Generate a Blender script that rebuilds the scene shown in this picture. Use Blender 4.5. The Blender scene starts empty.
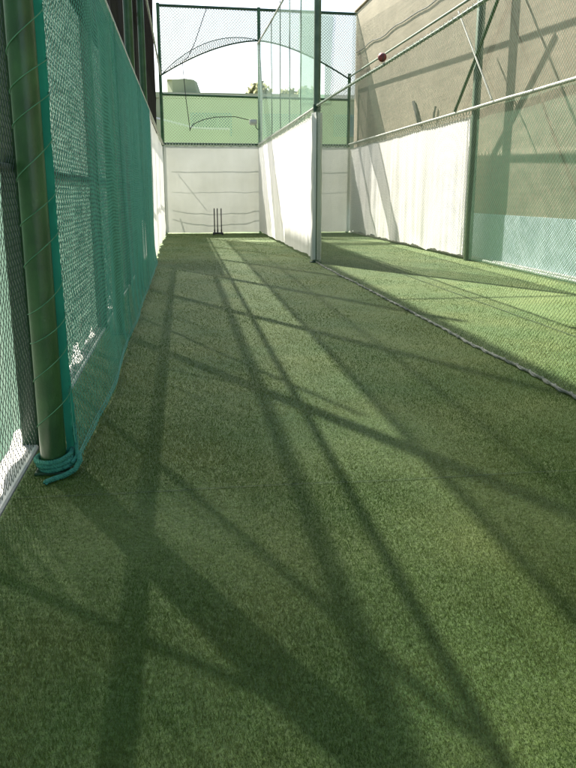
import bpy, math, random
import numpy as np
from mathutils import Vector, noise
random.seed(7); rng = np.random.default_rng(7)
S = bpy.context.scene
COL = S.collection
PI = math.pi

# ------------------------------------------------------------------ materials
def new_mat(name):
    m = bpy.data.materials.new(name); m.use_nodes = True
    nt = m.node_tree; nt.nodes.clear()
    out = nt.nodes.new('ShaderNodeOutputMaterial')
    return m, nt, out
def N(nt, typ, **kw):
    n = nt.nodes.new(typ)
    for k, v in kw.items():
        if k in n.inputs.keys(): n.inputs[k].default_value = v
        else: setattr(n, k, v)
    return n
def L(nt, a, b): nt.links.new(a, b)
def rgba(c): return (c[0], c[1], c[2], 1.0)
def noise_color(nt, c1, c2, scale, detail=4.0, lo=.35, hi=.65, vec=None):
    tc = N(nt, 'ShaderNodeTexCoord')
    nz = N(nt, 'ShaderNodeTexNoise'); nz.inputs['Scale'].default_value = scale; nz.inputs['Detail'].default_value = detail
    L(nt, vec if vec else tc.outputs['Object'], nz.inputs['Vector'])
    r = N(nt, 'ShaderNodeValToRGB')
    r.color_ramp.elements[0].position = lo; r.color_ramp.elements[0].color = rgba(c1)
    r.color_ramp.elements[1].position = hi; r.color_ramp.elements[1].color = rgba(c2)
    L(nt, nz.outputs['Fac'], r.inputs['Fac'])
    return r.outputs['Color'], nz, tc
def bump(nt, height, strength, dist):
    b = N(nt, 'ShaderNodeBump'); b.inputs['Strength'].default_value = strength; b.inputs['Distance'].default_value = dist
    L(nt, height, b.inputs['Height']); return b.outputs['Normal']

def paint_mat(name, c1, c2, rough=.45, scale=6, bstr=.15, metallic=0.0):
    m, nt, out = new_mat(name)
    col, nz, tc = noise_color(nt, c1, c2, scale, 6)
    p = N(nt, 'ShaderNodeBsdfPrincipled'); p.inputs['Roughness'].default_value = rough; p.inputs['Metallic'].default_value = metallic
    L(nt, col, p.inputs['Base Color'])
    n2 = N(nt, 'ShaderNodeTexNoise'); n2.inputs['Scale'].default_value = scale*12; L(nt, tc.outputs['Object'], n2.inputs['Vector'])
    L(nt, bump(nt, n2.outputs['Fac'], bstr, .004), p.inputs['Normal'])
    L(nt, p.outputs[0], out.inputs[0]); return m

def cloth_mat(name, c1, c2, transl, transp, scale=1.2, tint=None, weave=260):
    m, nt, out = new_mat(name)
    col, nz, tc = noise_color(nt, c1, c2, scale, 6, .3, .7)
    wv = N(nt, 'ShaderNodeTexNoise'); wv.inputs['Scale'].default_value = weave; L(nt, tc.outputs['Object'], wv.inputs['Vector'])
    nrm = bump(nt, wv.outputs['Fac'], .12, .003)
    d = N(nt, 'ShaderNodeBsdfDiffuse'); L(nt, col, d.inputs['Color']); L(nt, nrm, d.inputs['Normal'])
    t = N(nt, 'ShaderNodeBsdfTranslucent')
    if tint: t.inputs['Color'].default_value = rgba(tint)
    else: L(nt, col, t.inputs['Color'])
    mx = N(nt, 'ShaderNodeMixShader'); mx.inputs[0].default_value = transl
    L(nt, d.outputs[0], mx.inputs[1]); L(nt, t.outputs[0], mx.inputs[2])
    sh = mx.outputs[0]
    if transp > 0:
        tr = N(nt, 'ShaderNodeBsdfTransparent')
        m2 = N(nt, 'ShaderNodeMixShader')
        # uneven weave: open holes vary with a noise field
        nn = N(nt, 'ShaderNodeTexNoise'); nn.inputs['Scale'].default_value = 2.2; nn.inputs['Detail'].default_value = 5
        L(nt, tc.outputs['Object'], nn.inputs['Vector'])
        mr = N(nt, 'ShaderNodeMapRange'); mr.inputs['To Min'].default_value = transp*.95; mr.inputs['To Max'].default_value = min(.98, transp*1.05)
        mr.inputs['From Min'].default_value = .3; mr.inputs['From Max'].default_value = .7
        L(nt, nn.outputs['Fac'], mr.inputs['Value'])
        # threads have thickness: the slanting path through the weave dims light (Beer's law), the same for every ray
        gi = N(nt, 'ShaderNodeNewGeometry'); dt = N(nt, 'ShaderNodeVectorMath'); dt.operation = 'DOT_PRODUCT'
        L(nt, gi.outputs['Incoming'], dt.inputs[0]); L(nt, gi.outputs['True Normal'], dt.inputs[1])
        ab = N(nt, 'ShaderNodeMath'); ab.operation = 'ABSOLUTE'; L(nt, dt.outputs['Value'], ab.inputs[0])
        mxm = N(nt, 'ShaderNodeMath'); mxm.operation = 'MAXIMUM'; mxm.inputs[1].default_value = .02; L(nt, ab.outputs[0], mxm.inputs[0])
        dv = N(nt, 'ShaderNodeMath'); dv.operation = 'DIVIDE'; dv.inputs[0].default_value = 1.0; L(nt, mxm.outputs[0], dv.inputs[1])
        pw = N(nt, 'ShaderNodeMath'); pw.operation = 'POWER'; L(nt, mr.outputs[0], pw.inputs[0]); L(nt, dv.outputs[0], pw.inputs[1])
        L(nt, pw.outputs[0], m2.inputs[0]); L(nt, sh, m2.inputs[1]); L(nt, tr.outputs[0], m2.inputs[2]); sh = m2.outputs[0]
    L(nt, sh, out.inputs[0]); return m

def net_mat(name, color, cell, frac, axes, base=0.0, stretch=1.0):
    """knotted diamond mesh: threads opaque, holes clear; base = share of fine fibres filling the holes"""
    m, nt, out = new_mat(name)
    tc = N(nt, 'ShaderNodeTexCoord'); sp = N(nt, 'ShaderNodeSeparateXYZ'); L(nt, tc.outputs['Object'], sp.inputs[0])
    dn = N(nt, 'ShaderNodeTexNoise'); dn.inputs['Scale'].default_value = 1.5; L(nt, tc.outputs['Object'], dn.inputs['Vector'])
    def M(op, a, b=None):
        n = N(nt, 'ShaderNodeMath'); n.operation = op
        for i, x in enumerate((a, b)):
            if x is None: continue
            if isinstance(x, (int, float)): n.inputs[i].default_value = x
            else: L(nt, x, n.inputs[i])
        return n.outputs[0]
    wob = M('MULTIPLY', dn.outputs['Fac'], cell*2.5)
    u = M('ADD', sp.outputs[axes[0]], wob); v = M('MULTIPLY', sp.outputs[axes[1]], 1/stretch)
    a = M('PINGPONG', M('DIVIDE', M('ADD', u, v), cell), .5)
    b = M('PINGPONG', M('DIVIDE', M('SUBTRACT', u, v), cell), .5)
    al = M('LESS_THAN', M('MINIMUM', a, b), frac/2)
    if base: al = M('MAXIMUM', al, base)
    d = N(nt, 'ShaderNodeBsdfPrincipled'); d.inputs['Base Color'].default_value = rgba(color); d.inputs['Roughness'].default_value = .6
    t = N(nt, 'ShaderNodeBsdfTranslucent'); t.inputs['Color'].default_value = rgba(color)
    mm = N(nt, 'ShaderNodeMixShader'); mm.inputs[0].default_value = .35; L(nt, d.outputs[0], mm.inputs[1]); L(nt, t.outputs[0], mm.inputs[2])
    tr = N(nt, 'ShaderNodeBsdfTransparent'); mx = N(nt, 'ShaderNodeMixShader')
    L(nt, al, mx.inputs[0]); L(nt, tr.outputs[0], mx.inputs[1]); L(nt, mm.outputs[0], mx.inputs[2])
    L(nt, mx.outputs[0], out.inputs[0]); return m

M_green = paint_mat('green_paint', (.014,.060,.015), (.032,.105,.028), .38, 7, .3)
M_green2 = paint_mat('faded_green_paint', (.075,.125,.075), (.11,.165,.105), .5, 8)
M_dkgreen = paint_mat('dark_green_paint', (.009,.042,.018), (.014,.055,.022), .5, 5)
M_palesteel = paint_mat('pale_steel', (.24,.26,.21), (.36,.37,.31), .42, 9, .1, .15)
M_wire = paint_mat('chain_wire', (.035,.06,.045), (.06,.09,.065), .45, 20)
M_black = paint_mat('black_metal', (.012,.012,.013), (.025,.025,.026), .4, 10)
M_rope_teal = paint_mat('teal_rope', (.025,.18,.13), (.045,.25,.18), .75, 40, .6)
M_tape_teal = cloth_mat('teal_tape', (.022,.19,.13), (.032,.25,.17), .25, 0, 6)
M_thread = paint_mat('teal_thread', (.03,.235,.145), (.055,.31,.20), .6, 15)
M_thread_lt = paint_mat('pale_green_thread', (.10,.15,.10), (.16,.21,.14), .6, 15)
M_cord_pale = paint_mat('pale_cord', (.45,.50,.42), (.6,.62,.54), .7, 30, .4)
M_cord_black = paint_mat('black_cord', (.015,.016,.015), (.03,.032,.03), .7, 30)
M_cord_green = paint_mat('green_cord', (.06,.2,.1), (.1,.27,.15), .7, 30)
M_hem_rope = paint_mat('hem_rope', (.035,.06,.035), (.26,.27,.22), .8, 9, .6)
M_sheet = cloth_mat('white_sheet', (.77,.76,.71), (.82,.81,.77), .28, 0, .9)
M_sheet_shaded = cloth_mat('white_sheet_shaded', (.55,.56,.48), (.66,.67,.60), .11, 0, 1.0)  # same white canvas as the other sheets, its shade darkened into the colour
M_black_shade = cloth_mat('black_shade', (.016,.014,.012), (.026,.024,.020), .12, .50, 2.0)
M_black_thin = cloth_mat('thin_black_shade', (.022,.020,.017), (.03,.03,.025), .1, .665, 2.0)
M_mint_dense = cloth_mat('mint_windscreen', (.18,.31,.24), (.26,.40,.32), .45, .42, 1.7)
M_mint_open = cloth_mat('mint_open_screen', (.22,.35,.28), (.30,.44,.36), .45, .55, 1.7)
M_strip = cloth_mat('green_strip_mesh', (.20,.34,.24), (.26,.40,.30), .5, .50, 1.5)
M_net_end_lo = net_mat('end_green_net', (.24,.35,.20), .085, .30, (0,2), .10)
M_net_end_up = net_mat('end_upper_net', (.22,.25,.235), .085, .25, (0,2), .45)
M_net_div_up = net_mat('divider_upper_net', (.20,.33,.25), .06, .16, (1,2), .10)
M_net_div_up2 = net_mat('divider_upper_net_dense', (.16,.30,.21), .06, .25, (1,2), .30)
M_net_right = net_mat('right_wall_net', (.08,.19,.105), .06, .25, (1,2), .0, .8)
M_net_right_up = net_mat('right_upper_net', (.10,.15,.09), .06, .15, (1,2))
M_plaster_mint = paint_mat('mint_plaster', (.42,.56,.46), (.50,.63,.53), .85, 1.2, .3)
M_ball = paint_mat('red_leather', (.15,.022,.018), (.21,.035,.03), .5, 12)
M_white_fit = paint_mat('white_plastic', (.50,.49,.42), (.58,.57,.5), .5, 5)
M_bark = paint_mat('bark', (.07,.05,.035), (.12,.09,.06), .9, 10, .8)
M_dark_brown = paint_mat('dark_brown', (.06,.055,.045), (.10,.09,.07), .8, 15, .5)

def plaster_tan():
    m, nt, out = new_mat('tan_plaster')
    col, nz, tc = noise_color(nt, (.255,.215,.14), (.32,.274,.185), .8, 8, .3, .7)
    # horizontal courses, faint
    sp = N(nt, 'ShaderNodeSeparateXYZ'); L(nt, tc.outputs['Object'], sp.inputs[0])
    n2 = N(nt, 'ShaderNodeTexNoise'); n2.inputs['Scale'].default_value = 5; n2.inputs['Detail'].default_value = 8
    mp = N(nt, 'ShaderNodeMapping'); mp.inputs['Scale'].default_value = (1,.25,3.0)
    L(nt, tc.outputs['Object'], mp.inputs[0]); L(nt, mp.outputs[0], n2.inputs['Vector'])
    mr = N(nt, 'ShaderNodeMapRange'); mr.inputs['To Min'].default_value = .70; mr.inputs['To Max'].default_value = 1.22
    L(nt, n2.outputs['Fac'], mr.inputs['Value'])
    mx = N(nt, 'ShaderNodeVectorMath'); mx.operation = 'SCALE'; L(nt, col, mx.inputs[0]); L(nt, mr.outputs[0], mx.inputs['Scale'])
    p = N(nt, 'ShaderNodeBsdfPrincipled'); p.inputs['Roughness'].default_value = .9
    L(nt, mx.outputs[0], p.inputs['Base Color']); L(nt, bump(nt, n2.outputs['Fac'], .35, .01), p.inputs['Normal'])
    L(nt, p.outputs[0], out.inputs[0]); return m
M_tan = plaster_tan()
M_tan_band = paint_mat('tan_band', (.235,.197,.128), (.275,.235,.155), .9, 3, .3)
M_dado = paint_mat('teal_dado', (.44,.56,.58), (.52,.63,.65), .8, 2.5, .3)

def turf_base():
    m, nt, out = new_mat('turf_backing')
    tc = N(nt, 'ShaderNodeTexCoord')
    a, nz, _ = noise_color(nt, (.043,.100,.010), (.092,.132,.021), 1.3, 8, .3, .7, tc.outputs['Object'])
    n2 = N(nt, 'ShaderNodeTexNoise'); n2.inputs['Scale'].default_value = 55; n2.inputs['Detail'].default_value = 3
    L(nt, tc.outputs['Object'], n2.inputs['Vector'])
    mr = N(nt, 'ShaderNodeMapRange'); mr.inputs['To Min'].default_value = .55; mr.inputs['To Max'].default_value = 1.45
    L(nt, n2.outputs['Fac'], mr.inputs['Value'])
    mx = N(nt, 'ShaderNodeVectorMath'); mx.operation = 'SCALE'; L(nt, a, mx.inputs[0]); L(nt, mr.outputs[0], mx.inputs['Scale'])
    p = N(nt, 'ShaderNodeBsdfPrincipled'); p.inputs['Roughness'].default_value = .75
    L(nt, mx.outputs[0], p.inputs['Base Color']); L(nt, bump(nt, n2.outputs['Fac'], .8, .012), p.inputs['Normal'])
    L(nt, p.outputs[0], out.inputs[0]); return m
def turf_blade():
    m, nt, out = new_mat('turf_blade')
    tc = N(nt, 'ShaderNodeTexCoord'); gi = N(nt, 'ShaderNodeNewGeometry')
    a0, nz, _ = noise_color(nt, (.053,.113,.017), (.122,.157,.038), 1.3, 9, .32, .68, tc.outputs['Object'])
    mp = N(nt, 'ShaderNodeMapping'); mp.inputs['Scale'].default_value = (1.0,.28,1.0); L(nt, tc.outputs['Object'], mp.inputs[0])
    wn = N(nt, 'ShaderNodeTexNoise'); wn.inputs['Scale'].default_value = 1.7; wn.inputs['Detail'].default_value = 7; wn.inputs['Roughness'].default_value = .65
    L(nt, mp.outputs[0], wn.inputs['Vector'])
    wr = N(nt, 'ShaderNodeMapRange'); wr.inputs['From Min'].default_value = .46; wr.inputs['From Max'].default_value = .72; wr.inputs['To Max'].default_value = .75
    L(nt, wn.outputs['Fac'], wr.inputs['Value'])
    wm = N(nt, 'ShaderNodeMix'); wm.data_type = 'RGBA'; L(nt, wr.outputs[0], wm.inputs['Factor']); L(nt, a0, wm.inputs['A']); wm.inputs['B'].default_value = rgba((.172,.182,.060))
    a = wm.outputs['Result']
    mr = N(nt, 'ShaderNodeMapRange'); mr.inputs['To Min'].default_value = .78; mr.inputs['To Max'].default_value = 1.22
    L(nt, gi.outputs['Random Per Island'], mr.inputs['Value'])
    mx = N(nt, 'ShaderNodeVectorMath'); mx.operation = 'SCALE'; L(nt, a, mx.inputs[0]); L(nt, mr.outputs[0], mx.inputs['Scale'])
    p = N(nt, 'ShaderNodeBsdfPrincipled'); p.inputs['Roughness'].default_value = .5; p.inputs['Specular IOR Level'].default_value = .16
    L(nt, mx.outputs[0], p.inputs['Base Color'])
    t = N(nt, 'ShaderNodeBsdfTranslucent'); L(nt, mx.outputs[0], t.inputs['Color'])
    ms = N(nt, 'ShaderNodeMixShader'); ms.inputs[0].default_value = .35
    L(nt, p.outputs[0], ms.inputs[1]); L(nt, t.outputs[0], ms.inputs[2]); L(nt, ms.outputs[0], out.inputs[0]); return m
M_turf = turf_base(); M_blade = turf_blade()
M_turf_line = paint_mat('turf_line_backing', (.02,.045,.010), (.03,.06,.015), .9, 20)
M_ground = paint_mat('pale_ground', (.42,.40,.33), (.52,.50,.42), .95, .6, .3)
M_kerb = paint_mat('kerb_concrete', (.50,.49,.45), (.60,.59,.54), .9, 5, .4)
def leaf_mat(name, c1, c2):
    m, nt, out = new_mat(name)
    gi = N(nt, 'ShaderNodeNewGeometry'); r = N(nt, 'ShaderNodeValToRGB')
    r.color_ramp.elements[0].color = rgba(c1); r.color_ramp.elements[1].color = rgba(c2)
    L(nt, gi.outputs['Random Per Island'], r.inputs['Fac'])
    d = N(nt, 'ShaderNodeBsdfDiffuse'); t = N(nt, 'ShaderNodeBsdfTranslucent')
    L(nt, r.outputs[0], d.inputs[0]); L(nt, r.outputs[0], t.inputs[0])
    ms = N(nt, 'ShaderNodeMixShader'); ms.inputs[0].default_value = .6
    L(nt, d.outputs[0], ms.inputs[1]); L(nt, t.outputs[0], ms.inputs[2]); L(nt, ms.outputs[0], out.inputs[0]); return m
M_leaf_hazed = leaf_mat('leaf_hazed', (.24,.26,.14), (.30,.31,.18))  # leaf colour paled, distance haze put into the tone

# ------------------------------------------------------------------ mesh builder
class MB:
    def __init__(s): s.v = []; s.f = []
    def quad(s, a, b, c, d):
        n = len(s.v); s.v += [tuple(a), tuple(b), tuple(c), tuple(d)]; s.f.append((n, n+1, n+2, n+3)); return s
    def box(s, x0, x1, y0, y1, z0, z1, bev=0.0):
        # chamfered box
        if bev <= 0:
            n = len(s.v)
            s.v += [(x,y,z) for z in (z0,z1) for x,y in ((x0,y0),(x1,y0),(x1,y1),(x0,y1))]
            for q in ((3,2,1,0),(4,5,6,7),(0,1,5,4),(1,2,6,5),(2,3,7,6),(3,0,4,7)): s.f.append(tuple(n+i for i in q))
            return s
        b = bev
        def ring(z, i):
            return [(x0+i+b,y0+i,z),(x1-i-b,y0+i,z),(x1-i,y0+i+b,z),(x1-i,y1-i-b,z),(x1-i-b,y1-i,z),(x0+i+b,y1-i,z),(x0+i,y1-i-b,z),(x0+i,y0+i+b,z)]
        n = len(s.v)
        for z, i in ((z0,b*.7),(z0+b,0),(z1-b,0),(z1,b*.7)): s.v += ring(z, i)
        for k in range(3):
            for j in range(8): s.f.append((n+k*8+j, n+k*8+(j+1)%8, n+k*8+8+(j+1)%8, n+k*8+8+j))
        s.f.append(tuple(n+j for j in range(7,-1,-1))); s.f.append(tuple(n+24+j for j in range(8)))
        return s
    def tube(s, pts, r, n=8, cap=True, closed=False, phase=0.0):
        P = np.array(pts, float); K = len(P)
        rr = np.full(K, r) if np.isscalar(r) else np.array(r, float)
        T = np.zeros_like(P); T[1:-1] = P[2:]-P[:-2]; T[0] = P[1]-P[0]; T[-1] = P[-1]-P[-2]
        T /= np.maximum(np.linalg.norm(T, axis=1, keepdims=True), 1e-9)
        up = np.array([0,0,1.]) if abs(T[0][2]) < .9 else np.array([1.,0,0])
        A = np.cross(T[0], up); A /= np.linalg.norm(A)
        base = len(s.v); ang = np.arange(n)*2*PI/n + phase
        for k in range(K):
            A = A - T[k]*np.dot(A, T[k]); l = np.linalg.norm(A)
            A = A/l if l > 1e-6 else np.cross(T[k], [0.3,.5,.8])
            B = np.cross(T[k], A)
            ring = P[k] + rr[k]*(np.outer(np.cos(ang), A)+np.outer(np.sin(ang), B))
            s.v += [tuple(q) for q in ring]
        for k in range(K-1):
            a = base+k*n; b = a+n
            for j in range(n): s.f.append((a+j, a+(j+1)%n, b+(j+1)%n, b+j))
        if cap:
            s.f.append(tuple(base+j for j in range(n-1,-1,-1))); s.f.append(tuple(base+(K-1)*n+j for j in range(n)))
        return s
    def sphere(s, c, r, nu=20, nv=12, sz=1.0):
        b = len(s.v)
        s.v.append((c[0],c[1],c[2]-r*sz))
        for i in range(1, nv):
            th = PI*i/nv
            for j in range(nu):
                ph = 2*PI*j/nu; s.v.append((c[0]+r*math.sin(th)*math.cos(ph), c[1]+r*math.sin(th)*math.sin(ph), c[2]-r*sz*math.cos(th)))
        s.v.append((c[0],c[1],c[2]+r*sz)); t = len(s.v)-1
        for j in range(nu): s.f.append((b, b+1+(j+1)%nu, b+1+j))
        for i in range(nv-2):
            for j in range(nu):
                a = b+1+i*nu; s.f.append((a+j, a+(j+1)%nu, a+nu+(j+1)%nu, a+nu+j))
        a = b+1+(nv-2)*nu
        for j in range(nu): s.f.append((a+j, a+(j+1)%nu, t))
        return s
    def grid(s, fn, nu, nv):
        b = len(s.v)
        for i in range(nu+1):
            for j in range(nv+1): s.v.append(tuple(fn(i/nu, j/nv)))
        for i in range(nu):
            for j in range(nv):
                a = b+i*(nv+1)+j; s.f.append((a, a+nv+1, a+nv+2, a+1))
        return s

def obj(name, mb, mat, parent=None, smooth=True, kind=None):
    V = np.array(mb.v, float)
    if parent is not None:
        o_ = np.array(world_loc(parent))
    else:
        lo = V.min(0); hi = V.max(0); o_ = np.array([(lo[0]+hi[0])/2, (lo[1]+hi[1])/2, lo[2]])
    me = bpy.data.meshes.new(name); me.from_pydata((V-o_).tolist(), [], mb.f); me.validate()
    me.materials.append(mat)
    if smooth:
        me.polygons.foreach_set('use_smooth', [True]*len(me.polygons))
        try: me.set_sharp_from_angle(angle=math.radians(38))
        except Exception: pass
    o = bpy.data.objects.new(name, me); COL.objects.link(o)
    if parent is not None: o.parent = parent
    else: o.location = o_
    if kind: o['kind'] = kind
    return o
def world_loc(o):
    l = Vector(o.location)
    while o.parent: o = o.parent; l += Vector(o.location)
    return l
def thing(name, label, cat, loc, group=None):
    o = bpy.data.objects.new(name, None); COL.objects.link(o); o.location = loc; o.empty_display_size = .1
    return tag(o, label, cat, group)
def tag(o, label, cat, group=None):
    o['label'] = label; o['category'] = cat
    if group: o['group'] = group
    return o
def dup(root, loc, label=None):
    r = root.copy(); COL.objects.link(r); r.location = loc
    if label: r['label'] = label
    for ch in list(root.children):
        c = ch.copy(); COL.objects.link(c); c.parent = r
        for g in list(ch.children):
            d = g.copy(); COL.objects.link(d); d.parent = c
    return r
def nz(x, y, z=0.0): return noise.noise(Vector((x, y, z)))

# ------------------------------------------------------------------ layout (metres)
XN, XF, XD, XR, XW = -.60, -.80, 2.40, 5.35, 5.70     # net poles, fence, divider, right frame, right wall
YM, YB = 14.2, 25.0                                     # mid post line, end frame
ZS = 2.70                                               # sheet rail

# ------------------------------------------------------------------ ground
g = MB().quad((-400,-300,-.03),(400,-300,-.03),(400,600,-.03),(-400,600,-.03)); obj('ground', g, M_ground, kind='structure', smooth=False)
t = MB(); t.grid(lambda u, v: (-.76+u*6.455, -5+v*31.2, .004*nz(u*9, v*30)), 40, 160); obj('turf', t, M_turf, kind='structure')
k = MB().box(-.98,-.765,-5,26.2,-.03,.012,.01); obj('kerb', k, M_kerb, kind='structure', smooth=False)

def blades(zones):
    VV = []
    for (x0,x1,y0,y1,dens,h,w) in zones:
        n = int((x1-x0)*(y1-y0)*dens)
        x = rng.uniform(x0,x1,n); y = rng.uniform(y0,y1,n)
        clump = .75+.5*np.sin(x*23+np.sin(y*17)*2)*np.sin(y*19+np.sin(x*13)*2)
        hh = h*rng.uniform(.55,1.25,n)*(.8+.25*clump)
        a = rng.uniform(0,2*PI,n); la = rng.uniform(0,2*PI,n); lm = hh*rng.uniform(.2,1.1,n)
        keep = np.abs(y-(3.14+.006*np.sin(x*5))) > .004
        x,y,hh,a,la,lm = [q[keep] for q in (x,y,hh,a,la,lm)]
        ww = w*rng.uniform(.6,1.3,len(x))
        dx = np.cos(a)*ww/2; dy = np.sin(a)*ww/2
        z0 = np.full(len(x), -.001)
        p = np.stack([np.stack([x-dx,y-dy,z0],1), np.stack([x+dx,y+dy,z0],1), np.stack([x+np.cos(la)*lm, y+np.sin(la)*lm+.003, hh],1)],1)
        VV.append(p.reshape(-1,3))
    V = np.concatenate(VV); nf = len(V)//3
    me = bpy.data.meshes.new('turf_pile'); me.vertices.add(len(V)); me.vertices.foreach_set('co', V.ravel())
    me.loops.add(len(V)); me.loops.foreach_set('vertex_index', np.arange(len(V), dtype=np.int32))
    me.polygons.add(nf); me.polygons.foreach_set('loop_start', np.arange(nf, dtype=np.int32)*3)
    me.update(calc_edges=True); me.validate(); me.materials.append(M_blade)
    o = bpy.data.objects.new('turf_pile', me); COL.objects.link(o); o['kind'] = 'stuff'
    return o
ys = [.9,1.6,2.4,3.4,4.6,6,8,11,14,19,25]
dn_ = [95000,95000,68000,36000,16000,7500,3800,2200,1600,1200,1000]
hh_ = [.0072,.0072,.0078,.0088,.0098,.0105,.0105,.010,.0095,.009,.009]
ww_ = [.0015,.0015,.0018,.0023,.0029,.0036,.0045,.0056,.0066,.008,.009]
zs = [(-.75,5.6,-4,.9,1200,.010,.006), (2.45,5.6,.9,4.4,4000,.012,.004)]
for y in np.arange(.9, 25, .2):
    q = [float(np.interp(y+.1, ys, t_)) for t_ in (dn_, hh_, ww_)]
    zs.append((-.75,2.45,y,y+.2,*q))
    if y > 4.4: zs.append((2.45,5.6,y,y+.2,q[0]*.75,q[1],q[2]*1.15))
tp = blades(zs)
tag(tp, 'short green artificial turf pile covering both lanes', 'turf')
sm = MB(); sm.grid(lambda u, v: (-.74+u*3.12, 3.134+.006*math.sin((-.74+u*3.12)*5)+v*.006, .0055), 60, 1); obj('turf_line', sm, M_turf_line, kind='structure')  # seam across the left lane
sm = MB(); sm.grid(lambda u, v: (3.42+v*.014+.01*math.sin(u*8), 4+u*12, .0075), 60, 1); obj('turf_line', sm, M_turf_line, kind='structure')  # thin dark strip along the right lane

# ------------------------------------------------------------------ left fence
fence = thing('chain_link_fence', 'tall green chain link fence with square posts along the left edge of the lane', 'fence', (XF, 3.88, 0))
postys = [3.88+3.55*i for i in range(-2, 7)]
for y in postys:
    b = MB().box(XF-.045,XF+.045,y-.05,y+.05,-.02,7.35,.006); obj('post', b, M_dkgreen, fence)
for z in (1.36, 2.72, 4.2, 7.28):
    b = MB().box(XF-.025,XF+.02,-3.3,25.1,z-.022,z+.022,.004); obj('rail', b, M_dkgreen, fence)
def brace(y0, y1, z1, r=.02):
    b = MB().tube([(-1.1,y0,-.02),(-1.08,y1,z1)], r, 8); obj('brace', b, M_green, fence)
brace(2.83, 4.62, 3.35, .024); brace(6.5, 7.98, 3.2, .012); brace(9.62, 8.40, 4.5, .022); brace(5.85, 5.02, 3.8, .024)
def zigzag_net(mb, P, U, Vh, cw, ch, r, sub=2, jit=0.0, wave=0.0):
    """diagonal threads of a diamond mesh; P maps (u,v) in metres to a point"""
    nu = int(U/cw)+1; nv = int(Vh/ch)+1
    for s in (1, -1):
        for k0 in range(-nv-1, nu+nv+2):
            pts = []
            for q in range(nv*sub+1):
                v = min(q*ch/sub, Vh); u = (k0 + s*v/ch)*cw
                if u < 0 or u > U: 
                    if len(pts) > 1: mb.tube(pts, r, 3, cap=False)
                    pts = []; continue
                w = wave*(1 if (q % 2) else -1)
                pts.append(P(u + jit*nz(u*9, v*9, k0*.0+s), v + jit*nz(u*9, v*9, 5+s), w))
            if len(pts) > 1: mb.tube(pts, r, 3, cap=False)
cl = MB(); zigzag_net(cl, lambda u, v, w: (XF+.03+w, -1.0+u, .03+v), 15.2, 2.66, .052, .06, .0017, 1, .003, .002)
obj('chain_link', cl, M_wire, fence, smooth=False)
# windscreen fabric tied to the fence, with folds, its hem a hand above the kerb
def curtain(y0, y1, z0, z1, x, amp, hem, seed, n=260, m=10):
    b = MB()
    def fn(u, v):
        y = y0+u*(y1-y0); zz = z0+(hem*max(0, nz(y*2.1, seed)+.10)*1.3+(.075 if hem and y < 4 else 0)) if v == 0 else z0+v*(z1-z0)
        d = amp*(nz(y*1.3, v*.6, seed)+.6*nz(y*4.1, v*.8, seed+3)+.35*nz(y*11, v*1.5, seed+9))*(1.15-v*.6)
        return (x-abs(d)*(1-v**6)*(1-(1-v)**6*(z0 > 1))+(.02*v**6), y, zz)
    b.grid(fn, n, m); return b
o = obj('windscreen', curtain(-3,15.6,-.012,1.372,XF-.05,.035,.30,1.0), M_mint_dense); tag(o, 'pale mint windscreen fabric tied along the lower part of the left chain link fence', 'windscreen')
o = obj('shade_screen', curtain(-3,15.6,1.35,2.95,XF-.06,.022,0,6.0), M_mint_open); tag(o, 'thin mottled mint mesh above the midrail of the left fence', 'shade mesh')
o = obj('shade_cloth', curtain(-3,25.1,4.0,7.1,XF+.085,.008,0,11.0,200), M_black_shade); tag(o, 'black shade cloth stretched along the top of the left fence', 'shade cloth')
o = obj('shade_cloth', curtain(-3,25.1,2.52,4.06,XF+.075,.006,0,15.0,200), M_black_thin); tag(o, 'thin dark brown mesh just above the green net, below the heavy black cloth', 'shade cloth')

# round net poles on the lane side of the fence
def make_pole(x, y, h, r, label, group, mat=M_green):
    p = thing('net_pole', label, 'pole', (x, y, 0), group)
    b = MB().tube([(x,y,0),(x,y,.02),(x,y,h*.5),(x,y,h-.02),(x,y,h)], [r,r,r,r,r*.8], 24); obj('shaft', b, mat, p)
    b = MB().box(x-r*1.35,x+r*1.35,y-r*1.35,y+r*1.35,-.005,.014,.004); obj('base_plate', b, M_dkgreen, p)
    b = MB().tube([(x,y,2.60),(x,y,2.70)], r*1.12, 20); obj('clamp', b, M_dkgreen, p)
    return p
GL = 'round green net poles along the left side'
p0 = make_pole(XN-.032, 3.48, 7.3, .058, 'thick round green net pole nearest the camera with teal rope at its foot', GL)
labs = ['round green pole second from camera behind the left netting', 'round green pole third from camera behind the left netting', 'tall green net pole where the left netting meets the white sheet']
for i, y in enumerate((10.6, YM)): dup(p0, (XN-.01, y, 0), labs[i+1])
make_pole(XN-.01, 7.05, 2.69, .05, labs[0], GL)

# pale rails along the left net
b = MB().tube([(XN+.055,3.2,2.655),(XN+.055,9,2.64),(XN+.055,YM,2.66),(XN+.055,24.9,2.70)], .026, 10); o = obj('net_rail', b, M_palesteel); tag(o, 'weathered pale pipe carrying the top of the green left net', 'rail', 'net rails')
b = MB().tube([(XN+.055,3.2,4.66),(XN+.055,24.9,4.72)], .022, 10); o = obj('net_rail', b, M_palesteel); tag(o, 'upper pale rail running above the left net against the black cloth', 'rail', 'net rails')

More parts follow.
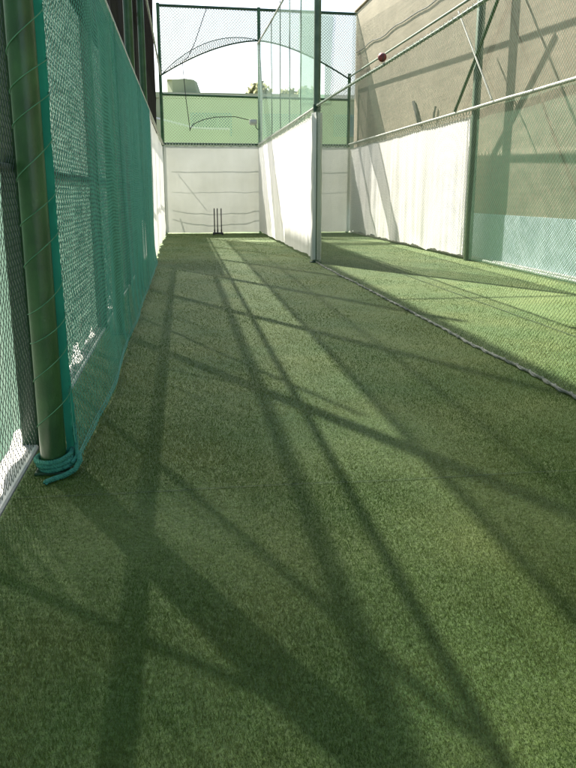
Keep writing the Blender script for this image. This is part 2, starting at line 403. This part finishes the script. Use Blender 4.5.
# green knotted net, hung from the rail, loose skirt at the bottom
net = thing('cricket_net', 'teal green knotted netting hanging along the left of the lane', 'net', (XN+.08, 9, 0))
Y0N, Y1N = 3.56, 14.25
def netP(u, v, w=0):
    y = Y0N+u; z = v
    t = 1-z/2.65
    d = .03*nz(y*.7, z*.5)*min(1,t*1.2) + .010*nz(y*2.3, z*.9, 4)*min(1,t*2)
    skirt = .035*max(0,(.35-z)/.35)**1.6
    near = max(0, 1-u/1.2); far = max(0, 1-(U_N-u)/1.2)
    d *= (1-near**2)
    z2 = .012+z*(1-.004*math.sin(y*5)) + (.02*nz(y*2, 3) if 0 < z < 2.5 else 0)
    return (XN+.075+d+skirt*(1-.7*near)+w-near*(.012+.045*min(1,z/1.2)), y - .10*max(0,(.9-z))*near + .10*far*math.sin(z*1.2), z2)
U_N = Y1N-Y0N
mb = MB(); zigzag_net(mb, netP, U_N, 2.64, .056, .05, .0016, 1, .004)
obj('netting', mb, M_thread, net, smooth=False)
for q in range(6):   # heavier gathered fold lines and hem strands
    yy = [.0, .03, 3.1, 3.5, 6.9, 7.4][q]
    obj('selvedge', MB().tube([netP(yy+.03*nz(z, q), z, .004) for z in np.linspace(0,2.62,30)], .0028, 5), M_thread, net)
mb = MB()
for q in range(3): mb.tube([tuple(np.array(netP(u, .012+.02*q+.012*nz(u*3, q), 0))+[.004*q,0,0]) for u in np.linspace(0,U_N,120)], .0035-.0006*q, 6)
obj('hem_rope', mb, M_rope_teal, net)
tape = MB()
def tapeP(u, v):
    z = .05+v*7.0; fl = nz(z*2.2, 1.5)
    tuck = max(0, .5-z)
    return (XN+.012+.016*max(0,1-z/1.1)+u*(.042+.007*fl), 3.50+u*(.03+.02*fl)+.01*fl-.03*tuck+ (.004*math.sin(z*20)), z)
tape.grid(tapeP, 4, 160); obj('border_tape', tape, M_tape_teal, net)
# lacing wound round the near pole
def helix(x, y, r, z0, z1, pitch, n=24, jit=.02):
    pts = []; turns = (z1-z0)/pitch; K = int(turns*n)
    for i in range(K+1):
        a = 2*PI*i/n; zz = z0+(z1-z0)*i/K
        pts.append((x+math.cos(a)*r, y+math.sin(a)*r, zz + .035*math.sin(a+1.2+.6*nz(zz*2,0)) + jit*nz(zz*3, 2)))
    return pts
lc = MB().tube(helix(XN-.016, 3.492, .080, .16, 7.0, .18, 24, .09), .0022, 5)
o = obj('lacing_cord', lc, M_cord_green); tag(o, 'thin green cord spiralling up the nearest pole to lace the net', 'cord')
# rope tied round the pole foot
rp = MB()
pts = []
for i in range(3*28+1):
    a = PI*.2+2*PI*i/28; tt = i/(3*28)
    pts.append((XN-.022+math.cos(a)*(.079+.010*math.sin(a*1.3)), 3.478+math.sin(a)*(.078), .022+.055*tt+.012*math.sin(a+.8)))
pts += [(XN+.085,3.47,.075),(XN+.095,3.42,.06),(XN+.075,3.385,.03),(XN+.03,3.355,.014),(XN-.01,3.325,.012),(XN-.035,3.295,.012),(XN-.04,3.28,.013)]
def ropetube(mb, pts, r):
    P = np.array(pts)
    # resample, then lay three strands
    seg = np.r_[0, np.cumsum(np.linalg.norm(np.diff(P,axis=0),axis=1))]; n = int(seg[-1]/.006)
    q = np.stack([np.interp(np.linspace(0,seg[-1],n), seg, P[:,i]) for i in range(3)],1)
    T = np.gradient(q, axis=0); T /= np.linalg.norm(T,axis=1,keepdims=True)
    A = np.cross(T, [0,0,1.]); A /= np.maximum(np.linalg.norm(A,axis=1,keepdims=True),1e-6); B = np.cross(T, A)
    ph = np.linspace(0, seg[-1]/.035*2*PI, n)
    for s in range(3):
        c = q + r*.5*(np.cos(ph+s*2.094)[:,None]*A+np.sin(ph+s*2.094)[:,None]*B)
        mb.tube(c, r*.58, 6)
ropetube(rp, pts, .0125)
ropetube(rp, [(XN+.055,3.56,.30),(XN+.06,3.53,.2),(XN+.072,3.49,.12),(XN+.078,3.46,.07),(XN+.06,3.42,.05)], .010)
o = obj('tie_rope', rp, M_rope_teal); tag(o, 'thick teal rope knotted round the foot of the nearest green pole', 'rope')

# ------------------------------------------------------------------ white sheets
def sheet(label, axis, c, a0, a1, z0, z1, amp, seed, mat, lacing=None, fold0=0.0, fold1=0.0, sgn=1, hem=.05, group='white canvas sheets round the lanes'):
    Lg = a1-a0; mid = (a0+a1)/2
    loc = (c, mid, 0) if axis == 'x' else (mid, c, 0)
    t = thing('canvas_sheet', label, 'sheet', loc, group)
    def fn(u, v):
        a = a0+u*Lg
        d = amp*(1.1*nz(a*.55, v*.35, seed)+.75*nz(a*1.6, v*.5+a*.15, seed+2)+.4*nz(a*4.3, v*.9, seed+5)+.12*nz(a*13, v*5, seed+6))
        d *= (1.25-.95*v**3)
        d += amp*.35*nz(a*.8, v*6.5+.8*nz(a*.7,1,seed), seed+12)*(1-v)       # sagging cross creases
        e0 = math.exp(-u*Lg/.16)*fold0; e1 = math.exp(-(1-u)*Lg/.16)*fold1
        d += (e0*math.sin(u*Lg*42+v*2)+e1*math.sin((1-u)*Lg*42+v*2))*.05
        zz = z0+v*(z1-z0)
        if v < .12: zz += (1-v/.12)*hem*(nz(a*1.4, seed+20)+.35+.5*nz(a*5, seed+22))*.5
        if v > .97: zz += .012*math.cos(a*2*PI/.28)-.008
        d *= sgn
        return (c+d, a, zz) if axis == 'x' else (a, c+d, zz)
    b = MB().grid(fn, int(Lg*22), 60); obj('canvas', b, mat, t)
    if lacing:
        zr, r, sp = lacing; b = MB(); pts = []
        nn = int(Lg/sp)
        for i in range(nn*6):
            a = a0+i/6*sp; ph = 2*PI*i/6
            p = (c+math.cos(ph)*.03, a, (z1+zr)/2-.005+math.sin(ph)*((zr-z1)/2+.03)) if axis == 'x' else (a, c+math.cos(ph)*.03, (z1+zr)/2-.005+math.sin(ph)*((zr-z1)/2+.03))
            pts.append(p)
        b.tube(pts, r, 4); obj('lacing', b, M_cord_pale, t)
    return t
sheet('cream lit white sheet at the far left side, beyond the green net', 'x', XN+.03, YM+.1, YB-.05, .03, 2.63, .05, 3, M_sheet, None, 1, 0)
sheet('white sheet greyed for shade across the end of the lane behind the stumps', 'y', YB-.02, -.55, 2.40, .02, 2.66, .035, 21, M_sheet_shaded, (2.71,.006,.09))
sheet('white sheet greyed for shade across the end of the right lane', 'y', YB-.02, 2.5, 5.33, .02, 2.66, .035, 33, M_sheet_shaded, (2.71,.006,.09))
sheet('bright sunlit white sheet hanging on the divider between the lanes', 'x', XD, YM+.05, YB-.06, .06, 2.63, .022, 45, M_sheet, (2.735,.008,.20), 1.0, 0, 1)
sheet('dazzling white sheet along the right side of the far lane', 'x', XR-.03, YM+.1, YB-.06, .05, 2.62, .03, 57, M_sheet, (2.72,.009,.16), .8, 0, 1, .14)

# ------------------------------------------------------------------ end frame
ef = thing('cage_steelwork', 'dark green steel frame with an arched rope across the far end', 'frame', (2.4, YB+.06, 0))
YE = YB+.06
for x, h in ((-.56,6.72), (2.45,6.68), (5.28,4.86)):
    b = MB().tube([(x,YE,0),(x,YE,h/2),(x,YE,h)], .05, 14); obj('post', b, M_green, ef)
b = MB().tube([(-.56,YE,6.66),(2.45,YE,6.62),(5.50,YE,6.58)], .042, 12); obj('rail', b, M_dkgreen, ef)
b = MB().tube([(-.51,YE+.002,4.17),(2.40,YE+.002,4.12)], .036, 12); obj('rail', b, M_green, ef)
b = MB().tube([(2.50,YE+.002,4.12),(5.23,YE+.002,4.09)], .036, 12); obj('rail', b, M_green, ef)
b = MB().tube([(-.51,YE-.002,2.73),(2.40,YE-.002,2.72)], .036, 12); obj('rail', b, M_dkgreen, ef)
b = MB().tube([(2.50,YE-.002,2.72),(5.23,YE-.002,2.72)], .036, 12); obj('rail', b, M_dkgreen, ef)
for z in (2.28, 1.66): 
    b = MB().tube([(-.51,YE+.3,z),(2.4,YE+.3,z+.01),(5.2,YE+.3,z)], .012 if z > 2 else .007, 8); obj('rail', b, M_dkgreen, ef)  # thin rails added unseen behind the sheet, for shadow lines across it
def archz(x):
    if x < 2.45: u = (x+.56)/3.01; return 4.69+(5.74-4.69)*(1-(1-u)**1.75)
    u = max(0,(5.28-x)/2.83); return 4.69+(5.74-4.69)*(1-(1-u)**1.6)
xs = np.linspace(-.52,5.24,70)
b = MB().tube([(x,YE-.03,archz(x)) for x in xs], .024, 8); obj('arch', b, M_dkgreen, ef)
b = MB().tube([(x,YE-.03,archz(x)+.30*math.sin(PI*min(1,(x+.52)/2.97))**.8*(1-.35*(x+.52)/2.97)) for x in xs[:36]], .012, 6)
for i, x in enumerate(np.linspace(-.4,2.3,44)):
    dz = .30*math.sin(PI*(x+.52)/2.97)**.8*(1-.35*(x+.52)/2.97); b.tube([(x,YE-.03,archz(x)),(x+.05,YE-.03,archz(x)+dz)], .006, 4)
obj('arch_lacing', b, M_dkgreen, ef)
def shadowrope(z0, zm, label, x0=-.5, x1=2.4):  # ropes added out of sight; their shadows stand for creases in the sheet
    b = MB().tube([(x0+(x1-x0)*u, YE+.28, z0-(z0-zm)*4*u*(1-u)) for u in np.linspace(0,1,24)], .011, 8)
    o = obj('shadow_rope', b, M_cord_black); tag(o, label, 'rope', 'unseen ropes added to shadow crease lines on the end sheet')
shadowrope(1.08, .97, 'upper unseen rope added behind the white end sheet to shadow a crease line')
shadowrope(.80, .62, 'lower unseen rope added behind the white end sheet to shadow a crease line')
b = MB().tube([(-.3,YE+.3,2.2),(.55,YE+.3,1.12)], .012, 8); obj('brace', b, M_dkgreen, ef)  # added out of view behind the sheet for its slanting shadow line
b = MB().tube([(-.28,YE+.3,.85),(-.05,YE+.3,.02)], .02, 8); obj('brace', b, M_dkgreen, ef)  # second hidden brace, added for a shadow near the hem
# nets in the end frame
def flatnet(name, label, axis, c, pts_fn, nu, nv, mat, group=None, cat='net'):
    b = MB().grid(pts_fn, nu, nv); o = obj(name, b, mat); tag(o, label, cat, group); return o
G_E = 'nets filling the end frame'
flatnet('end_net', 'greenish diamond mesh between the sheet rail and midrail behind the stumps', 'y', YE, lambda u, v: (-.5+u*2.9, YE+.03+.02*nz(u*4, v*3), 2.74+v*1.38), 24, 8, M_net_end_lo, G_E)
flatnet('end_net', 'denser green mesh above the end sheet of the right lane', 'y', YE, lambda u, v: (2.5+u*2.73, YE+.03+.02*nz(u*4, v*3, 2), 2.74+v*1.36), 24, 8, M_net_end_lo, G_E)
flatnet('end_net', 'grey dotted net above the arch, left of the middle post', 'y', YE, lambda u, v: (lambda x: (x, YE+.02*nz(x, v*2), archz(x)+v*(6.64-archz(x))))(-.52+u*2.93), 40, 8, M_net_end_up, G_E)
flatnet('end_net', 'grey dotted net above the arch, right of the middle post', 'y', YE, lambda u, v: (lambda x: (x, YE+.02*nz(x, v*2, 5), archz(x)+v*(6.60-archz(x))))(2.5+u*3.0), 40, 8, M_net_end_up, G_E)
flatnet('end_net', 'pale mesh added in the low corner of the arch to shade the tan wall', 'y', YE, lambda u, v: (lambda x: (x, YE+.01, 4.13+v*(archz(x)-4.13)))(4.5+u*.99), 12, 6, M_net_end_up, G_E)  # extra mesh added to close the arch corner and shade the tan wall
o = flatnet('mesh_strip', 'wavy strip of green mesh hanging behind the right half of the end frame', 'y', YE, lambda u, v: (3.70+u*(1.0+.05*nz(v*5, 2)+.06*v), YE+.12+.04*nz(u*5, v*2), 4.0+v*2.62), 16, 24, M_strip, None, 'mesh')
# cord dangling from the end frame, looping to a pale fitting
cp = [(0.90,YE-.06,6.62),(0.82,YE-.07,6.45),(0.676,YE-.08,6.07),(.50,YE-.08,5.62),(.33,YE-.08,5.30),(0.291,YE-.08,5.22),(0.12,YE-.08,5.10),(.15,YE-.08,4.6),(0.193,YE-.08,4.02),(.25,YE-.08,3.5),(0.288,YE-.08,3.10),(.30,YE-.08,3.18),(0.40,YE-.08,3.31),(.7,YE-.08,3.44),(1.07,YE-.08,3.52),(1.69,YE-.08,3.54),(2.10,YE-.08,3.45)]
o = obj('cable', MB().tube(cp, .012, 6), M_cord_black); tag(o, 'black cable dangling down the far net and looping right to a pale fitting', 'cable', 'loose cables')
lt = thing('lamp_fitting', 'small pale fitting fixed to the far net beside the middle post', 'lamp', (2.24,YE-.12,3.3))
obj('housing', MB().box(2.12,2.36,YE-.2,YE-.06,3.30,3.46,.03), M_white_fit, lt)
obj('bracket', MB().tube([(2.30,YE-.13,3.32),(2.34,YE-.13,3.2),(2.42,YE-.05,3.16)], .015, 6), M_dkgreen, lt)

# ------------------------------------------------------------------ divider
dp = thing('divider_pole', 'tall green pole at the near end of the white divider sheet', 'pole', (XD, YM-.02, 0))
obj('shaft', MB().tube([(XD+.01,YM-.02,0),(XD+.01,YM-.02,3.6),(XD+.01,YM-.02,7.2)], .062, 20), M_green2, dp)
obj('base_plate', MB().box(XD-.09,XD+.11,YM-.12,YM+.08,-.004,.02,.005), M_dkgreen, dp)
obj('clamp', MB().tube([(XD+.01,YM-.02,2.66),(XD+.01,YM-.02,2.77)], .07, 16), M_dkgreen, dp)
wr = MB()
def wrapP(u, v):
    a = -PI*.50+u*PI*1.93; rr = .078+.014*nz(a*2.2, v*5, 3)+.008*math.sin(a*7+v*3)
    return (XD+.01+math.cos(a)*rr*1.15, YM-.03+math.sin(a)*rr*1.1, .05+v*2.58+.02*nz(a, 2))
wr.grid(wrapP, 40, 50); o = obj('sheet_wrap', wr, M_sheet); tag(o, 'loose grey white end of sheet wrapped round the divider pole', 'sheet')
dn = thing('divider_net', 'fine net curtain dividing the near part of the two lanes', 'net', (XD, 8, 0))
def divP(u, v, w=0):
    y = 1.2+u; z = .02+v; return (XD-.01+.035*nz(y*.6, z*.6, 8)*math.sin(PI*min(1, z/2.7))+w+.05*max(0,.2-z)*nz(y*2,4), y, z)
mb = MB(); zigzag_net(mb, divP, 12.95, 2.68, .040, .036, .0009, 1, .003); obj('netting', mb, M_thread_lt, dn, smooth=False)
mb = MB()
def rope_y(y): return (XD-.01+.04*nz(y*.9, 3)+.014*nz(y*4, 9), y, .016+.006*nz(y*5, 1))
mb.tube([rope_y(y) for y in np.linspace(1.2,14.1,260)], .010, 7); mb.tube([tuple(np.array(rope_y(y))+[.016*math.sin(y*30),.0,.010*math.cos(y*30)]) for y in np.linspace(1.2,14.1,520)], .007, 5)
obj('hem_rope', mb, M_hem_rope, dn)
mb = MB().tube([(XD,y,2.715+.03*math.cos((y-1.2)/12.9*PI)**2+.006*nz(y,1)) for y in np.linspace(1.2,14.15,60)], .017, 8)
obj('top_rope', mb, M_green2, dn)
mb = MB().tube(helix(0,0,.024,1.2,14.1,.12,8,0), .003, 4)
mb.v = [(XD+vx, vz, 2.715+.03*math.cos((vz-1.2)/12.9*PI)**2+vy) for vx, vy, vz in mb.v]; obj('lacing', mb, M_cord_pale, dn)
# high net over the divider sheet
hn = thing('high_net', 'pale green see through net rising above the white divider sheet', 'net', (XD, 19, ZS))
mb = MB().grid(lambda u, v: (XD+.02*nz(u*9, v*4), 16.0+u*(YB-16.0), 2.73+v*(2.80+.1*u)), 40, 10); obj('netting', mb, M_net_div_up, hn)
mb = MB().grid(lambda u, v: (XD+.02*nz(u*3, v*4, 3), YM+.06+u*(1.8), 2.73+v*(2.79)), 10, 10); obj('netting', mb, M_net_div_up2, hn)
for y in (21.2,19.35,17.72,16.06):
    obj('strand', MB().tube([(XD+.01*nz(z*2, y),y+.03*nz(z, y),z) for z in np.linspace(2.73,5.6,20)], .012, 5), M_green2, hn)
obj('top_rope', MB().tube([(XD,y,5.47+.18*((y-YM)/10.8)**2) for y in np.linspace(YM,YB,30)], .022, 8), M_palesteel, hn)
obj('edge_cord', MB().tube([(XD+.03,YB-.12,5.6),(XD+.05,YB-.35,4.9),(XD+.06,YB-.5,4.0),(XD+.05,YB-.4,2.8)], .03, 6), M_cord_pale, hn)
o = obj('divider_rail', MB().tube([(XD,YM,2.735),(XD,YB,2.70)], .024, 10), M_palesteel); tag(o, 'pale pipe along the top of the white divider sheet', 'rail', 'net rails')
# overhead tie between the mid poles
o = obj('cross_rail', MB().tube([(XN,YM,5.5),(XD,YM,5.5),(XR,YM,5.5)], .028, 8), M_green); tag(o, 'green tie rail overhead joining the mid poles', 'rail', 'net rails')

# ------------------------------------------------------------------ right frame
rf = thing('cage_steelwork', 'green steel frame with cross braces and pale rails on the right lane', 'frame', (XR, YM, 0))
obj('post', MB().box(XR-.06,XR+.06,YM-.07,YM+.05,-.02,7.2,.008), M_green2, rf)
obj('rail', MB().tube([(XR-.075,y,2.74+.012*nz(y,3)) for y in np.linspace(1.0,24.9,30)], .03, 10), M_palesteel, rf)
obj('rail', MB().tube([(XR-.075,1.0,4.60),(XR-.075,14,4.66),(XR-.075,24.95,4.76)], .026, 10), M_green2, rf)
obj('brace', MB().tube([(XR-.10,15.03,2.78),(XR-.10,14.03,3.62),(XR-.10,12.9,4.60)], .03, 8), M_green, rf)
obj('brace', MB().tube([(XR-.12,15.05,4.55),(XR-.12,14.03,3.60),(XR-.12,13.15,2.78)], .016, 8), M_palesteel, rf)
G_R = 'nets on the right frame'
flatnet('side_net', 'green tinted net below the rail at the right of the far lane', 'x', XR, lambda u, v: (XR-.02+.03*nz(u*9, v*2), 1.0+u*13.1, .03+v*2.69), 60, 10, M_net_right, G_R)
flatnet('side_net', 'pale fine net above the right rail in front of the tan wall', 'x', XR, lambda u, v: (XR-.02+.03*nz(u*9, v*2, 4), 1.0+u*23.9, 2.78+v*3.7), 60, 10, M_net_right_up, G_R)
o = obj('hem_batten', MB().tube([(XR+.12,y,.035+.01*nz(y*2,1)) for y in np.linspace(1,13.7,40)], .022, 7), M_cord_pale); tag(o, 'pale hem rope along the foot of the right net by the teal wall', 'rope')

# right boundary wall (it runs a degree off the lane)
def SK(mb):
    mb.v = [(x-(y-13)*.018, y, z) for x, y, z in mb.v]; return mb
wl = thing('boundary_wall', 'high tan plaster wall with a teal painted base along the right side', 'wall', (XW, 10, 0))
obj('wall', SK(MB().box(XW,XW+.35,-6,25.2,-.03,6.66,.02)), M_tan, wl, smooth=False)
obj('dado', SK(MB().box(XW-.014,XW-.002,-6,25.15,-.02,.87,.003)), M_dado, wl, smooth=False)
obj('kerb', SK(MB().box(XW-.10,XW-.016,-6,25.15,-.03,.05,.01)), M_kerb, wl, smooth=False)
obj('coping', SK(MB().box(XW-.05,XW+.40,-6,25.25,6.662,6.72,.012)), M_tan_band, wl, smooth=False)
o = obj('wall_stroke', SK(MB().tube([(XW-.05,18.84,3.36),(XW-.06,18.6,3.12),(XW-.05,18.40,2.87),(XW-.01,18.38,2.80)], .045, 8)), M_dark_brown); tag(o, 'short dark slanted stroke on the tan wall just above the right sheet', 'pipe', 'dark strokes on the tan wall')  # dark strokes on the wall, modelled as short tubes
o = obj('wall_stroke', SK(MB().tube([(XW-.04,17.25,3.10),(XW-.05,17.32,2.96),(XW-.04,17.36,2.80)], .024, 8)), M_dark_brown); tag(o, 'thinner bent dark stroke on the tan wall nearer the post', 'pipe', 'dark strokes on the tan wall')
o = obj('cable', SK(MB().tube([(XW-.03,y,5.32+.06*nz(y*.8,5)+.02*nz(y*3,2)+(.02*(y-18))) for y in np.linspace(13,24.9,60)], .014, 6)), M_cord_black); tag(o, 'thin dark cable running along the upper tan wall', 'cable', 'loose cables')

# ------------------------------------------------------------------ ball and wicket
bl = thing('cricket_ball', 'red cricket ball caught on the top of the divider net', 'ball', (XD-.02,9.45,2.80))
obj('leather', MB().sphere((XD-.02,9.45,2.80), .052, 24, 14), M_ball, bl)
sb = MB()
for o_ in (-.005, 0, .005): sb.tube([(XD-.02+o_*1.0+math.cos(a)*.0*1, 9.45+math.cos(a)*.0525, 2.80+math.sin(a)*.0525) for a in np.linspace(0,2*PI,32)], .0014, 4)
obj('seam', sb, M_dark_brown, bl)
wk = thing('wicket', 'black metal spring back stumps standing before the end sheet', 'stumps', (1.04,24.1,0))
base = MB().box(.88,1.20,23.98,24.06,.03,.075,.006); base.box(.88,.93,23.90,24.25,.0,.03,.004); base.box(1.15,1.20,23.90,24.25,.0,.03,.004)
obj('base', base, M_black, wk)
for x in (-.105, -.012, .105):
    obj('stump', MB().tube([(1.04+x,24.02,.075),(1.04+x,24.02,.70),(1.04+x,24.02,.785),(1.04+x,24.02,.80)], [.017,.017,.0165,.008], 12), M_black, wk)
    obj('spring', MB().tube([(1.04+x,24.02,.076),(1.04+x,24.02,.17)], .023, 12), M_black, wk)

# ------------------------------------------------------------------ beyond the cage
w = thing('neighbour_wall', 'long pale mint wall outside the left fence', 'wall', (-6.5,15,-.03))
obj('wall', MB().box(-6.9,-6.5,-12,70,-.03,3.6,.02), M_plaster_mint, w, smooth=False)
obj('coping', MB().box(-6.95,-6.45,-12,70,3.602,3.7,.01), M_kerb, w, smooth=False)
M_bld = paint_mat('sand_render', (.20,.235,.145), (.26,.29,.19), .9, .4, .3)
M_teal_panel = paint_mat('teal_cladding', (.09,.185,.15), (.12,.22,.18), .6, .6)
M_glass = paint_mat('dark_glass', (.06,.12,.10), (.09,.15,.13), .3, 1)
bd = thing('flat_roofed_building', 'low sand coloured building with teal shutters beyond the end net', 'building', (2,46,-.03))
obj('wall', MB().box(-6,14,45,52,-.03,6.3,.03), M_bld, bd, smooth=False)
obj('parapet', MB().box(-6.1,14.1,44.9,52.1,6.302,6.6,.03), M_bld, bd, smooth=False)
tw = MB().grid(lambda u, v: (lambda a: (.35+math.cos(a)*(1.05-.35*v*(math.cos(a) > 0)), 48.5+math.sin(a)*1.4, 6.55+1.05*v))(2*PI*u), 8, 2); tw.quad((-.7,47.5,7.6),(.8,47.5,7.6),(.8,49.5,7.6),(-.7,49.5,7.6)); obj('roof_hut', tw, M_bld, bd, smooth=False)
for x in (-3.6, .55, 4.6, 8.6):
    wn = obj('window', MB().box(x,x+2.3,44.9,44.996,4.35,5.55,.02), M_teal_panel, bd, smooth=False)
    m_ = MB()
    for i in range(3): m_.box(x+.12+i*.72,x+.72+i*.72,44.86,44.897,4.47,5.43,.01)
    obj('pane', m_, M_glass, wn, smooth=False)
aw = thing('low_white_wall', 'sloping white ramp wall seen through the green end mesh', 'wall', (1,33,-.03))
m_ = MB(); n0 = len(m_.v)
for y in (33,33.25): m_.v += [(-1.4,y,-.03),(2.0,y,-.03),(2.0,y,3.75),(1.2,y,3.75),(.55,y,3.78),(-1.4,y,4.25)]
m_.f += [(0,1,2,3,4,5),(11,10,9,8,7,6)]+[(i,i+6,(i+1)%6+6,(i+1)%6) for i in range(6)]
obj('wall', m_, M_bld, aw, smooth=False)
obj('coping', MB().tube([(-1.4,33.12,4.28),(.55,33.12,3.81),(1.2,33.12,3.78),(2.0,33.12,3.78)], .07, 6), M_white_fit, aw)
def bush(x, y, h, r, label, sd):
    R = random.Random(sd)
    t = thing('tree', label, 'tree', (x,y,-.03), 'trees beyond the end net')
    obj('trunk', MB().tube([(x,y,-.03),(x+.1,y,h*.4),(x+.05,y+.1,h*.75)], [.22,.16,.06], 8), M_bark, t)
    b = MB(); cl = [(x+R.gauss(0,r*.45), y+R.gauss(0,r*.4), h-r*.75+R.gauss(0,r*.35), r*R.uniform(.3,.5)) for _ in range(11)]
    for c in cl:
        for _ in range(420):
            d = Vector((R.gauss(0,1),R.gauss(0,1),R.gauss(0,1))).normalized()*c[3]*R.uniform(.5,1.05)
            p = Vector(c[:3])+d; a = Vector((R.gauss(0,1),R.gauss(0,1),R.gauss(0,1))).normalized()*.2; bb = a.orthogonal().normalized()*.14
            b.quad(p-a, p-bb, p+a, p+bb)
    obj('crown', b, M_leaf_hazed, t, smooth=False)
bush(5.8, 58, 8.7, 1.8, 'broad tree showing over the roof beside the middle post', 2)
bush(9.6, 60, 8.8, 2.0, 'tree behind the green mesh over the right lane', 3)

# ------------------------------------------------------------------ light and camera
AZ, EL = math.radians(-26), math.radians(43.6)
wd = bpy.data.worlds.new('World'); S.world = wd; wd.use_nodes = True
nt = wd.node_tree; nt.nodes.clear()
sk = nt.nodes.new('ShaderNodeTexSky'); sk.sky_type = 'NISHITA'; sk.sun_disc = False; sk.sun_elevation = EL; sk.sun_rotation = AZ % (2*PI)
sk.dust_density = 2.5; sk.air_density = 1.0
bg = nt.nodes.new('ShaderNodeBackground'); bg.inputs['Strength'].default_value = .08
wo = nt.nodes.new('ShaderNodeOutputWorld'); nt.links.new(sk.outputs[0], bg.inputs[0]); nt.links.new(bg.outputs[0], wo.inputs[0])
sl = bpy.data.lights.new('sun', 'SUN'); sl.energy = 5.0; sl.angle = math.radians(.7); sl.color = (1.0,.95,.86)
so = bpy.data.objects.new('sun', sl); COL.objects.link(so)
sv = Vector((math.sin(AZ)*math.cos(EL), math.cos(AZ)*math.cos(EL), math.sin(EL)))
so.rotation_euler = sv.to_track_quat('Z', 'Y').to_euler(); so.location = (-10,10,20)

cam = bpy.data.cameras.new('camera'); cam.sensor_fit = 'VERTICAL'; cam.sensor_height = 36; cam.sensor_width = 27
cam.lens = 36*766/768; cam.clip_end = 2000; cam.clip_start = .02
co = bpy.data.objects.new('camera', cam); COL.objects.link(co); co.location = (0,0,1.25)
co.rotation_euler = (math.radians(90-14.0), 0, math.radians(-7.6))
S.camera = co
S.view_settings.view_transform = 'Standard'; S.view_settings.look = 'None'; S.view_settings.gamma = 1; S.view_settings.use_curve_mapping = False
S.view_settings.exposure = 1.9
S.cycles.transparent_max_bounces = 40; S.cycles.max_bounces = 8; S.cycles.diffuse_bounces = 5; S.cycles.transmission_bounces = 6
